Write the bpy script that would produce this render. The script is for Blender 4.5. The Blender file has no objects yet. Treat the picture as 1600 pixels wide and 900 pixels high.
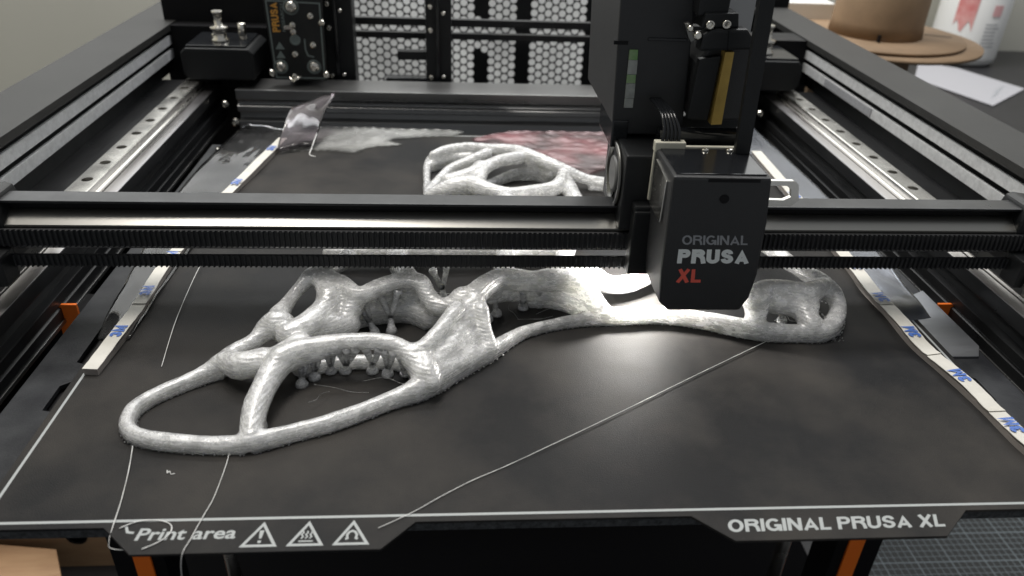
import bpy, bmesh, math, random
from mathutils import Vector, Matrix
random.seed(7)
S = .001                                   # everything below is written in millimetres
sc = bpy.context.scene
COL = sc.collection

# ---------------------------------------------------------------- camera
cam = bpy.data.cameras.new('camera'); camo = bpy.data.objects.new('camera', cam); COL.objects.link(camo)
rt, up, fw = Vector((.99743922, -.06109508, .03718067)), Vector((-.00095978, .50838774, .86112774)), Vector((.07151286, .85895826, -.50702723))
mw = Matrix.Identity(4)
for i in range(3):
    mw[i][0], mw[i][1], mw[i][2] = rt[i], up[i], -fw[i]
mw[0][3], mw[1][3], mw[2][3] = -.03347, -.17747, .18962
camo.matrix_world = mw
cam.sensor_width = 36; cam.lens = 1203.9 / 1600 * 36
cam.clip_start = .01; cam.clip_end = 50
cam.dof.use_dof = True; cam.dof.focus_distance = .335; cam.dof.aperture_fstop = 13
sc.camera = camo

# ---------------------------------------------------------------- room light and added fill lights
w = bpy.data.worlds.new('World'); sc.world = w; w.use_nodes = True
w.node_tree.nodes['Background'].inputs[0].default_value = (.92, .96, 1, 1)
w.node_tree.nodes['Background'].inputs[1].default_value = .25
def area(name, loc, target, sx, sy, power, col):
    l = bpy.data.lights.new(name, 'AREA'); l.shape = 'RECTANGLE'; l.size = sx; l.size_y = sy; l.energy = power; l.color = col
    o = bpy.data.objects.new(name, l); COL.objects.link(o); o.location = loc
    o.rotation_euler = (Vector(target) - Vector(loc)).to_track_quat('-Z', 'Y').to_euler()
    return o
area('ceiling_lamp', (-.35, .55, 2.0), (-.1, .3, 0), 1.2, .5, 34, (1, .96, .9))
area('backing_fill_light', (.25, .8, .95), (.25, 1.1, -.1), 1.9, .25, 14, (.97, .98, 1))  # added fill, brightens the white backing and the rear wall
area('rail_reflection_light', (-.05, 1.08, .44), (0, .2, .1), 2.0, .5, 4.2, (.93, .96, 1))  # added out of view to give rails and other metal bright reflections
sc.view_settings.view_transform = 'Standard'; sc.view_settings.look = 'None'
sc.view_settings.exposure = 0; sc.view_settings.gamma = 1
sc.cycles.use_denoising = True
sc.cycles.max_bounces = 8; sc.cycles.transmission_bounces = 8; sc.cycles.transparent_max_bounces = 12
sc.cycles.sample_clamp_indirect = 4; sc.cycles.caustics_reflective = False; sc.cycles.caustics_refractive = False

# ---------------------------------------------------------------- materials
def M(name, col, rough=.5, metal=0., var=0., vs=60, col2=None, bump=0., bs=800, spec=.5, stretch=None, rvar=0., trans=0., sss=0., coat=0., emit=None, es=0):
    m = bpy.data.materials.new(name); m.use_nodes = True; nt = m.node_tree; b = nt.nodes['Principled BSDF']
    b.inputs['Base Color'].default_value = (*col, 1); b.inputs['Roughness'].default_value = rough; b.inputs['Metallic'].default_value = metal
    b.inputs['Specular IOR Level'].default_value = spec
    b.inputs['Transmission Weight'].default_value = trans
    if coat: b.inputs['Coat Weight'].default_value = coat; b.inputs['Coat Roughness'].default_value = .08
    if sss:
        b.inputs['Subsurface Weight'].default_value = sss; b.inputs['Subsurface Radius'].default_value = (1, 1, .95); b.inputs['Subsurface Scale'].default_value = .004
    if emit: b.inputs['Emission Color'].default_value = (*emit, 1); b.inputs['Emission Strength'].default_value = es
    tc = nt.nodes.new('ShaderNodeTexCoord'); src = tc.outputs['Object']
    if stretch:
        mp = nt.nodes.new('ShaderNodeMapping'); mp.inputs['Scale'].default_value = stretch; nt.links.new(src, mp.inputs[0]); src = mp.outputs[0]
    if var or rvar:
        n = nt.nodes.new('ShaderNodeTexNoise'); n.inputs['Scale'].default_value = vs; n.inputs['Detail'].default_value = 6; n.inputs['Roughness'].default_value = .6; nt.links.new(src, n.inputs['Vector'])
        r = nt.nodes.new('ShaderNodeValToRGB'); r.color_ramp.elements[0].position = .32; r.color_ramp.elements[1].position = .68
        c2 = col2 or tuple(c * (1 - var) for c in col)
        r.color_ramp.elements[0].color = (*col, 1); r.color_ramp.elements[1].color = (*c2, 1)
        nt.links.new(n.outputs[0], r.inputs[0])
        if var: nt.links.new(r.outputs[0], b.inputs['Base Color'])
        if rvar:
            mr = nt.nodes.new('ShaderNodeMapRange'); mr.inputs[1].default_value = .3; mr.inputs[2].default_value = .7
            mr.inputs[3].default_value = rough - rvar; mr.inputs[4].default_value = rough + rvar
            nt.links.new(n.outputs[0], mr.inputs[0]); nt.links.new(mr.outputs[0], b.inputs['Roughness'])
    if bump:
        n2 = nt.nodes.new('ShaderNodeTexNoise'); n2.inputs['Scale'].default_value = bs; n2.inputs['Detail'].default_value = 4; nt.links.new(src, n2.inputs['Vector'])
        bp = nt.nodes.new('ShaderNodeBump'); bp.inputs['Strength'].default_value = bump; bp.inputs['Distance'].default_value = .0004
        nt.links.new(n2.outputs[0], bp.inputs['Height']); nt.links.new(bp.outputs[0], b.inputs['Normal'])
    m.diffuse_color = (*col, 1)
    return m
BLK = M('black_plastic', (.012, .013, .014), .42, spec=.35, bump=.15, bs=1500, rvar=.08, vs=40)
BLKG = M('gloss_black_plastic', (.012, .013, .015), .16, bump=.03, bs=300, rvar=.05, vs=60)
BLKM = M('matt_black_powder_coat', (.026, .026, .025), .55, spec=.35, bump=.3, bs=2500, var=.25, vs=25)
BLKD = M('deep_black_metal', (.006, .006, .007), .5, spec=.2, rvar=.1, vs=30)
COVER = M('textured_grey_black_plastic', (.028, .029, .031), .45, spec=.5, bump=.35, bs=2600, var=.2, vs=30)
RUB = M('black_rubber', (.018, .019, .021), .62, bump=.2, bs=900)
RUBB = M('grey_belt_back', (.68, .69, .7), .3, spec=.7, bump=.2, bs=1300, var=.25, vs=300)
STEEL = M('ground_steel', (.86, .84, .79), .24, 1, bump=.02, bs=60, rvar=.07, vs=60)
STEELD = M('dark_steel', (.2, .2, .19), .32, 1, rvar=.08, vs=60)
ALU = M('anodised_aluminium', (.5, .49, .5), .34, 1, rvar=.08, vs=50, stretch=(1, .1, 1))
ALUD = M('black_anodised_aluminium', (.035, .036, .038), .34, .5, rvar=.08, vs=40)
ALUG = M('grey_anodised_aluminium', (.32, .32, .32), .3, .9, rvar=.08, vs=40, stretch=(.1, 1, 1))
SCREW = M('bright_screw_steel', (.8, .77, .7), .22, 1, bump=.1, bs=600)
BRASS = M('brass_yellow_strip', (.62, .42, .11), .35, .35, var=.25, vs=120)
CREAM = M('cream_plastic', (.62, .6, .5), .5)
ORANGE = M('orange_plastic', (.95, .2, .02), .45, bump=.1, bs=900)
WHITEI = M('pale_ink', (.82, .86, .85), .55)
GREYI = M('grey_ink', (.3, .31, .33), .5)
REDI = M('red_ink', (.85, .13, .09), .5)
ORI = M('orange_ink', (.75, .36, .06), .55)
PCB = M('black_circuit_board', (.01, .011, .011), .35, rvar=.06, vs=80)
SILK = M('grey_green_silkscreen', (.2, .24, .23), .6)
SHEET = M('dark_coated_spring_steel', (.012, .0122, .013), .54, bump=.35, bs=2200, var=.5, vs=10, col2=(.046, .0425, .039), rvar=.16, spec=.12)
for n_ in SHEET.node_tree.nodes:
    if n_.type == 'VALTORGB': n_.color_ramp.elements[0].position = .42; n_.color_ramp.elements[1].position = .64
SHEETL = M('grey_printed_line', (.36, .38, .38), .55)
FOAM = M('speckled_black_foam', (.012, .013, .014), .85, bump=1, bs=700, var=.5, vs=700, col2=(.07, .075, .08))
BEDP = M('black_glass_fibre_plate', (.016, .017, .02), .5, spec=.2, bump=.2, bs=1600, var=.5, vs=60, col2=(.04, .042, .045))
LINER = M('cream_release_liner', (.68, .66, .6), .5, bump=.15, bs=150, var=.12, vs=120)
CORE = M('grey_brown_foam_tape', (.3, .27, .25), .8, bump=.4, bs=1200)
BLUEI = M('blue_ink', (.07, .16, .5), .5)
PAPER = M('white_paper', (.34, .34, .36), .7, bump=.05, bs=200)
CARD = M('brown_cardboard', (.27, .18, .105), .75, var=.2, vs=40, bump=.15, bs=600)
WOOD = M('birch_plywood', (.5, .32, .18), .55, var=.3, vs=25, col2=(.4, .24, .13), stretch=(1, 6, 6), bump=.1, bs=200)
WALLM = M('beige_painted_wall', (.5, .49, .43), .8, bump=.1, bs=300, var=.06, vs=3)
WALLW = M('white_backing_paint', (.8, .81, .8), .8, bump=.1, bs=300, var=.4, vs=9)
DESKM = M('dark_desk_top', (.02, .02, .022), .4, bump=.2, bs=500, var=.3, vs=60)
MATM = M('black_cutting_mat', (.012, .014, .015), .6, bump=.2, bs=800)
MATL = M('grey_grid_ink', (.2, .24, .26), .6)
PLA = M('white_bottle_plastic', (.75, .75, .73), .35)
PINK = M('pink_red_label_ink', (.55, .12, .12), .5, var=.6, vs=30, col2=(.7, .45, .42))
PINK2 = M('pale_pink_ink', (.7, .4, .4), .5)
LED = M('lit_white_lamp', (1, 1, 1), .5, emit=(1, .98, .94), es=60)
GREEN = M('green_window_label', (.14, .3, .09), .4, var=.5, vs=220, col2=(.28, .36, .22))
GREYW = M('grey_window_label', (.36, .38, .36), .35, var=.4, vs=200)
VOID = M('shade_black_metal', (.003, .003, .0035), .8, spec=.05)  # deep shade below the bed, put into a near-black colour
BAND = M('satin_guide_steel', (.46, .45, .42), .3, 1)
ALUF = M('metallic_brushed_plate', (.3, .31, .33), .4, .8, bump=.1, bs=300, stretch=(.15, 1, 1), rvar=.1, vs=200)

def film(name, tint, op, col=(.6, .6, .6), rough=.08, fade=False):
    m = bpy.data.materials.new(name); m.use_nodes = True; nt = m.node_tree; nt.nodes.clear()
    out = nt.nodes.new('ShaderNodeOutputMaterial'); tr = nt.nodes.new('ShaderNodeBsdfTransparent'); tr.inputs[0].default_value = (*tint, 1)
    pr = nt.nodes.new('ShaderNodeBsdfPrincipled'); pr.inputs['Base Color'].default_value = (*col, 1); pr.inputs['Roughness'].default_value = rough; pr.inputs['Specular IOR Level'].default_value = .9
    mx = nt.nodes.new('ShaderNodeMixShader'); mx2 = nt.nodes.new('ShaderNodeMixShader'); gl = nt.nodes.new('ShaderNodeBsdfGlossy'); gl.inputs['Roughness'].default_value = rough
    fr = nt.nodes.new('ShaderNodeFresnel'); fr.inputs[0].default_value = 1.5
    n = nt.nodes.new('ShaderNodeTexNoise'); n.inputs['Scale'].default_value = 26; n.inputs['Detail'].default_value = 2
    tc = nt.nodes.new('ShaderNodeTexCoord'); nt.links.new(tc.outputs['Object'], n.inputs['Vector'])
    mr = nt.nodes.new('ShaderNodeMapRange'); mr.inputs[1].default_value = .4; mr.inputs[2].default_value = .66; mr.inputs[3].default_value = op * .1; mr.inputs[4].default_value = op * 1.9
    nt.links.new(n.outputs[0], mr.inputs[0])
    bp = nt.nodes.new('ShaderNodeBump'); bp.inputs['Strength'].default_value = .12; bp.inputs['Distance'].default_value = .0015
    nt.links.new(n.outputs[0], bp.inputs['Height'])
    for s in (pr, gl, fr): nt.links.new(bp.outputs[0], s.inputs['Normal'])
    fo, go = mr.outputs[0], fr.outputs[0]
    if fade:                                            # the smear thins out towards its rim
        at = nt.nodes.new('ShaderNodeAttribute'); at.attribute_name = 'thickness'
        def mulf(a_):
            q = nt.nodes.new('ShaderNodeMath'); q.operation = 'MULTIPLY'; nt.links.new(a_, q.inputs[0]); nt.links.new(at.outputs['Fac'], q.inputs[1]); return q.outputs[0]
        fo, go = mulf(fo), mulf(go)
    nt.links.new(fo, mx.inputs[0]); nt.links.new(tr.outputs[0], mx.inputs[1]); nt.links.new(pr.outputs[0], mx.inputs[2])
    nt.links.new(go, mx2.inputs[0]); nt.links.new(mx.outputs[0], mx2.inputs[1]); nt.links.new(gl.outputs[0], mx2.inputs[2])
    nt.links.new(mx2.outputs[0], out.inputs[0])
    return m
FILM = film('clear_plastic_film', (.93, .94, .96), .05)
FILMB = film('clear_bluish_film', (.88, .91, .97), .05, (.25, .29, .37), .2)
FILMW = film('milky_plastic_film', (.96, .96, .95), .36, (.42, .42, .4), .3, True)
FILMR = film('pink_plastic_film', (.96, .86, .87), .4, (.4, .15, .17), .22, True)

def petg():
    m = bpy.data.materials.new('frosted_clear_filament'); m.use_nodes = True; nt = m.node_tree; b = nt.nodes['Principled BSDF']
    b.inputs['Roughness'].default_value = .24; b.inputs['IOR'].default_value = 1.52
    b.inputs['Transmission Weight'].default_value = .28
    b.inputs['Subsurface Weight'].default_value = 1; b.inputs['Subsurface Radius'].default_value = (1, 1, .95); b.inputs['Subsurface Scale'].default_value = .011
    b.inputs['Coat Weight'].default_value = 1; b.inputs['Coat Roughness'].default_value = .16
    tc = nt.nodes.new('ShaderNodeTexCoord')
    def noise(sc_, det, ro=.6):
        n = nt.nodes.new('ShaderNodeTexNoise'); n.inputs['Scale'].default_value = 1; n.inputs['Detail'].default_value = det; n.inputs['Roughness'].default_value = ro
        mp = nt.nodes.new('ShaderNodeMapping'); mp.inputs['Scale'].default_value = sc_; nt.links.new(tc.outputs['Object'], mp.inputs[0]); nt.links.new(mp.outputs[0], n.inputs['Vector']); return n.outputs[0]
    r = nt.nodes.new('ShaderNodeValToRGB'); r.color_ramp.elements[0].position = .36; r.color_ramp.elements[0].color = (.86, .87, .845, 1); r.color_ramp.elements[1].position = .62; r.color_ramp.elements[1].color = (.98, .98, .96, 1)
    nt.links.new(noise((330, 330, 900), 8, .75), r.inputs[0]); nt.links.new(r.outputs[0], b.inputs['Base Color'])
    def remap(s_, a0, a1, b0, b1):
        q = nt.nodes.new('ShaderNodeMapRange'); q.inputs[1].default_value = a0; q.inputs[2].default_value = a1; q.inputs[3].default_value = b0; q.inputs[4].default_value = b1; nt.links.new(s_, q.inputs[0]); return q.outputs[0]
    tn = noise((160, 160, 420), 7, .75)
    nt.links.new(remap(tn, .34, .68, .12, .62), b.inputs['Transmission Weight']); nt.links.new(remap(tn, .4, .6, .34, .16), b.inputs['Roughness'])
    def mul(s_, k):
        q = nt.nodes.new('ShaderNodeMath'); q.operation = 'MULTIPLY'; q.inputs[1].default_value = k; nt.links.new(s_, q.inputs[0]); return q.outputs[0]
    def add(s_, t_):
        q = nt.nodes.new('ShaderNodeMath'); q.operation = 'ADD'; nt.links.new(s_, q.inputs[0]); nt.links.new(t_, q.inputs[1]); return q.outputs[0]
    wv = nt.nodes.new('ShaderNodeTexWave'); wv.bands_direction = 'Z'; wv.inputs['Scale'].default_value = 290; wv.inputs['Distortion'].default_value = 1.2; wv.inputs['Detail'].default_value = 2; nt.links.new(tc.outputs['Object'], wv.inputs['Vector'])
    hgt = add(mul(wv.outputs['Fac'], .3), add(add(mul(noise((60, 60, 1100), 3), .9), mul(noise((1000, 1000, 1300), 3), .5)), mul(noise((260, 260, 260), 3), .3)))
    bp = nt.nodes.new('ShaderNodeBump'); bp.inputs['Strength'].default_value = .5; bp.inputs['Distance'].default_value = .0009
    nt.links.new(hgt, bp.inputs['Height']); nt.links.new(bp.outputs[0], b.inputs['Normal'])
    b2 = nt.nodes.new('ShaderNodeBump'); b2.inputs['Strength'].default_value = .3; b2.inputs['Distance'].default_value = .0007
    nt.links.new(hgt, b2.inputs['Height']); nt.links.new(b2.outputs[0], b.inputs['Coat Normal'])
    return m
PETG = petg()
BRIM = M('milky_first_layer', (.6, .6, .58), .35)

# ---------------------------------------------------------------- builders
def link(name, me, mat, parent=None, smooth=False):
    o = bpy.data.objects.new(name, me); COL.objects.link(o)
    if mat: me.materials.append(mat)
    if parent: o.parent = parent
    if smooth:
        for p in me.polygons: p.use_smooth = True
    return o
def fin(name, bm, mat, parent=None, smooth=False):
    bmesh.ops.recalc_face_normals(bm, faces=bm.faces[:])
    me = bpy.data.meshes.new(name); bm.to_mesh(me); bm.free()
    return link(name, me, mat, parent, smooth)
def thing(name, label, cat, group=None, loc=(0, 0, 0)):
    o = bpy.data.objects.new(name, None); COL.objects.link(o); o['label'] = label; o['category'] = cat; o.empty_display_size = .02
    if group: o['group'] = group
    return o
def tag(o, label, cat, group=None):
    o['label'] = label; o['category'] = cat
    if group: o['group'] = group
    return o
def struct(o): o['kind'] = 'structure'; return o
def abox(bm, x0, x1, y0, y1, z0, z1, bev=0):
    vs = [bm.verts.new((x * S, y * S, z * S)) for x in (x0, x1) for y in (y0, y1) for z in (z0, z1)]
    fs = [bm.faces.new([vs[i] for i in q]) for q in ((0, 1, 3, 2), (4, 6, 7, 5), (0, 4, 5, 1), (2, 3, 7, 6), (0, 2, 6, 4), (1, 5, 7, 3))]
    if bev: bmesh.ops.bevel(bm, geom=list({e for f in fs for e in f.edges}), offset=bev * S, segments=2, affect='EDGES', profile=.6)
def box(name, x0, x1, y0, y1, z0, z1, mat, parent=None, bev=0):
    bm = bmesh.new(); abox(bm, x0, x1, y0, y1, z0, z1, bev); return fin(name, bm, mat, parent)
def aprism(bm, poly, a0, a1, axis='y', bev=0):
    def P(p, a): return {'y': (p[0], a, p[1]), 'z': (p[0], p[1], a), 'x': (a, p[0], p[1])}[axis]
    lo = [bm.verts.new(Vector(P(p, a0)) * S) for p in poly]; hi = [bm.verts.new(Vector(P(p, a1)) * S) for p in poly]
    n = len(poly); fs = [bm.faces.new(lo), bm.faces.new(hi[::-1])]
    for i in range(n): fs.append(bm.faces.new((lo[i], hi[i], hi[(i + 1) % n], lo[(i + 1) % n])))
    if bev: bmesh.ops.recalc_face_normals(bm, faces=fs); bmesh.ops.bevel(bm, geom=list({e for f in fs for e in f.edges}), offset=bev * S, segments=2, affect='EDGES', profile=.6)
def prism(name, poly, a0, a1, mat, parent=None, axis='y', bev=0):
    bm = bmesh.new(); aprism(bm, poly, a0, a1, axis, bev); return fin(name, bm, mat, parent)
def alathe(bm, prof, c, axis='z', seg=24):
    """prof: (radius, height) pairs, closed at both ends"""
    rings = []
    for r, h in prof:
        ring = []
        for k in range(seg):
            a = 2 * math.pi * k / seg; x, y = r * math.cos(a), r * math.sin(a)
            v = {'z': (c[0] + x, c[1] + y, c[2] + h), 'y': (c[0] + x, c[1] + h, c[2] + y), 'x': (c[0] + h, c[1] + x, c[2] + y)}[axis]
            ring.append(bm.verts.new(Vector(v) * S))
        rings.append(ring)
    for a, b in zip(rings, rings[1:]):
        for k in range(seg): bm.faces.new((a[k], a[(k + 1) % seg], b[(k + 1) % seg], b[k]))
    bm.faces.new(rings[0]); bm.faces.new(rings[-1])
def lathe(name, prof, c, mat, parent=None, axis='z', seg=24):
    bm = bmesh.new(); alathe(bm, prof, c, axis, seg)
    o = fin(name, bm, mat, parent)
    for p in o.data.polygons: p.use_smooth = len(p.vertices) == 4
    return o
def atube(bm, pts, rs, seg=10, cap=True):
    pts = [Vector(p) for p in pts]; n = len(pts); rings = []; nx = None
    for i, p in enumerate(pts):
        t = (pts[min(i + 1, n - 1)] - pts[max(i - 1, 0)]).normalized()
        if nx is None: nx = t.cross(Vector((0, 0, 1)) if abs(t.z) < .9 else Vector((1, 0, 0))).normalized()
        nx = (nx - t * nx.dot(t)).normalized(); ny = t.cross(nx); r = rs[i] if hasattr(rs, '__len__') else rs
        rings.append([bm.verts.new((p + (nx * math.cos(2 * math.pi * k / seg) + ny * math.sin(2 * math.pi * k / seg)) * r) * S) for k in range(seg)])
    for a, b in zip(rings, rings[1:]):
        for k in range(seg): bm.faces.new((a[k], a[(k + 1) % seg], b[(k + 1) % seg], b[k]))
    if cap: bm.faces.new(rings[0][::-1]); bm.faces.new(rings[-1])
def smoothpath(pts, sub=4):
    out = []; n = len(pts)
    for i in range(n - 1):
        p0, p1, p2, p3 = (pts[max(0, min(n - 1, j))] for j in (i - 1, i, i + 1, i + 2))
        for k in range(sub):
            t = k / sub
            out.append(tuple(.5 * (2 * b + (c - a) * t + (2 * a - 5 * b + 4 * c - d) * t * t + (3 * b - a - 3 * c + d) * t ** 3) for a, b, c, d in zip(p0, p1, p2, p3)))
    out.append(tuple(pts[-1])); return out
def tube(name, pts, r, mat, parent=None, sub=5, seg=8):
    bm = bmesh.new(); atube(bm, smoothpath(pts, sub) if sub > 1 else pts, r, seg); return fin(name, bm, mat, parent, True)
def copy(o, parent=None, dx=0, dy=0, dz=0):
    c = o.copy(); COL.objects.link(c); c.parent = parent or o.parent; c.location = Vector(o.location) + Vector((dx, dy, dz)) * S; return c
def text(name, s, quad, mat, parent=None, bold=0., lift=(0, 0, 0), flip=False):
    """flat lettering laid into a quad given in mm: bottom left, bottom right, top left, top right"""
    c = bpy.data.curves.new(name, 'FONT'); c.body = s; c.size = 1; c.offset = bold; c.resolution_u = 3; c.fill_mode = 'FRONT'
    t = bpy.data.objects.new(name, c); COL.objects.link(t)
    dg = bpy.context.evaluated_depsgraph_get(); me = bpy.data.meshes.new_from_object(t.evaluated_get(dg)); bpy.data.objects.remove(t); bpy.data.curves.remove(c)
    xs = [v.co.x for v in me.vertices]; ys = [v.co.y for v in me.vertices]
    x0, x1, y0, y1 = min(xs), max(xs), min(ys), max(ys); BL, BR, TL, TR = (Vector(q) for q in quad); lift = Vector(lift)
    for v in me.vertices:
        a, b = (v.co.x - x0) / (x1 - x0), (v.co.y - y0) / (y1 - y0)
        v.co = ((BL * (1 - a) + BR * a) * (1 - b) + (TL * (1 - a) + TR * a) * b + lift) * S
    me.materials.clear(); return link(name, me, mat, parent)
def strip(name, pts, wd, z, mat, parent=None, closed=False):
    """flat printed stroke on a plane at height z: polyline of 2-d points with width wd"""
    bm = bmesh.new(); n = len(pts); L, R = [], []
    for i, p in enumerate(pts):
        a = Vector(pts[(i - 1) % n] if closed or i else pts[0]); b = Vector(p); c = Vector(pts[(i + 1) % n] if closed or i < n - 1 else pts[-1])
        d1 = (b - a); d2 = (c - b); d1 = d1.normalized() if d1.length else d2.normalized(); d2 = d2.normalized() if d2.length else d1
        m = (d1 + d2).normalized(); nrm = Vector((-m.y, m.x)); k = wd / 2 / max(.35, nrm.dot(Vector((-d1.y, d1.x))))
        L.append(bm.verts.new((*((b + nrm * k) * S), z * S))); R.append(bm.verts.new((*((b - nrm * k) * S), z * S)))
    for i in range(n if closed else n - 1): bm.faces.new((R[i], R[(i + 1) % n], L[(i + 1) % n], L[i]))
    return fin(name, bm, mat, parent)
OCT = [Vector(v) for v in ((1, 0, 0), (-1, 0, 0), (0, 1, 0), (0, -1, 0), (0, 0, 1), (0, 0, -1))]
def ablob(bm, c, r):
    """small eight-sided bead"""
    v = [bm.verts.new((Vector(c) + o * r) * S) for o in OCT]
    for a, b, d in ((0, 2, 4), (2, 1, 4), (1, 3, 4), (3, 0, 4), (2, 0, 5), (1, 2, 5), (3, 1, 5), (0, 3, 5)): bm.faces.new((v[a], v[b], v[d]))
def asphere(bm, c, r, seg=12):
    alathe(bm, [(r * math.sin(math.pi * k / 8), -r * math.cos(math.pi * k / 8)) for k in range(1, 8)], c, 'z', seg)
def arc(cx, cy, rx, ry, a0, a1, n=14): return [(cx + rx * math.cos(math.radians(a0 + (a1 - a0) * k / n)), cy + ry * math.sin(math.radians(a0 + (a1 - a0) * k / n))) for k in range(n + 1)]
def fit(pts, w_, h): return smoothpath([(h + x * (w_ - 2 * h), h + y * (1 - 2 * h)) for x, y in pts], 3)
def glyph(ch, t):
    """strokes of a grotesque capital of height 1 with stroke width t; returns (advance width, list of (points, closed))"""
    h = t / 2
    if ch == 'O': return .8, [(arc(.4, .5, .4 - h, .5 - h, 0, 345, 23), True)]
    if ch == 'I': return t, [([(h, 0), (h, 1)], False)]
    if ch == 'L': return .56, [([(h, 1), (h, h), (.56, h)], False)]
    if ch == 'N': return .74, [([(h, 0), (h, 1)], False), ([(.74 - h, 0), (.74 - h, 1)], False), ([(h * 1.1, .97), (.74 - h * 1.1, .03)], False)]
    if ch == 'A': return .8, [([(h, 0), (.4, 1 - t), (.8 - h, 0)], False), ([(.2, .27), (.6, .27)], False)]
    if ch == 'X': return .76, [([(h, 0), (.76 - h, 1)], False), ([(h, 1), (.76 - h, 0)], False)]
    if ch == 'U': return .72, [([(h, 1), (h, .32)] + arc(.36, .34, .36 - h, .34 - h, 180, 360)[1:] + [(.72 - h, 1)], False)]
    if ch == 'P': return .68, [([(h, 0), (h, 1 - h), (.4, 1 - h)] + arc(.4, .7, .28 - h, .3 - h, 90, -90) + [(t, .4 + h)], False)]
    if ch == 'R': return .74, [([(h, 0), (h, 1 - h), (.42, 1 - h)] + arc(.42, .73, .3 - h, .27 - h, 90, -90) + [(t, .46 + h)], False), ([(.42, .46 + h), (.6, .4), (.64, .2), (.68, 0)], False)]
    if ch == 'S': return .68, [(fit([(.96, .73), (.84, .92), (.5, 1), (.17, .93), (.04, .76), (.15, .61), (.5, .52), (.87, .42), (1, .25), (.85, .07), (.5, 0), (.13, .08), (0, .28)], .68, h), False)]
    if ch == 'G': return .8, [(arc(.4, .5, .4 - h, .5 - h, 42, 335, 22) + [(.8 - h, .44), (.44, .44)], False), ([(.8 - h * .7, .42), (.8 - h * .7, 0)], False)]
    if ch == '3': return .64, [(fit([(.04, .75), (.16, .94), (.5, 1), (.84, .93), (.94, .75), (.8, .58), (.45, .52)], .64, h), False), (fit([(.45, .52), (.85, .45), (1, .26), (.85, .07), (.48, 0), (.12, .07), (0, .27)], .64, h), False)]
    if ch == 'M': return .86, [([(h, 0), (h, .97), (.43, .2), (.86 - h, .97), (.86 - h, 0)], False)]
    return .3, []
def glyphs(name, s, quad, mat, parent=None, t=.2):
    bm = bmesh.new(); x = 0; allp = []; gap = .07
    for ch in s:
        w_, st = glyph(ch, t)
        for pts, cl in st: allp.append(([(x + a, b) for a, b in pts], cl))
        x += w_ + (gap if st else 0)
    x -= gap; BL, BR, TL, TR = (Vector(q) for q in quad); nrm = (BR - BL).cross(TL - BL).normalized()
    for i, (pts, cl) in enumerate(allp):
        n = len(pts); L, R = [], []
        for k, p in enumerate(pts):
            a = Vector(pts[(k - 1) % n] if cl or k else pts[0]); b = Vector(p); c = Vector(pts[(k + 1) % n] if cl or k < n - 1 else pts[-1])
            d1, d2 = b - a, c - b; d1 = d1.normalized() if d1.length else d2.normalized(); d2 = d2.normalized() if d2.length else d1
            m = d1 + d2; m = m.normalized() if m.length > .05 else d1; nn = Vector((-m.y, m.x)); kk = t / 2 / max(.5, nn.dot(Vector((-d1.y, d1.x))))
            for q, arr in ((b + nn * kk, L), (b - nn * kk, R)):
                u_, v_ = q.x / x, q.y
                arr.append(bm.verts.new(((BL * (1 - u_) + BR * u_) * (1 - v_) + (TL * (1 - u_) + TR * u_) * v_ + nrm * .02 * (i % 4)) * S))
        for k in range(n if cl else n - 1): bm.faces.new((R[k], R[(k + 1) % n], L[(k + 1) % n], L[k]))
    return fin(name, bm, mat, parent)
def screw(name, c, r, h, mat, parent, axis='z', sign=1, seg=16):
    """domed screw head with a hexagon socket"""
    bm = bmesh.new(); alathe(bm, [(r, 0), (r, h * .45 * sign), (r * .8, h * .85 * sign), (r * .5, h * sign), (r * .45, h * .55 * sign)], c, axis, seg)
    return fin(name, bm, mat, parent, False)
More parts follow.
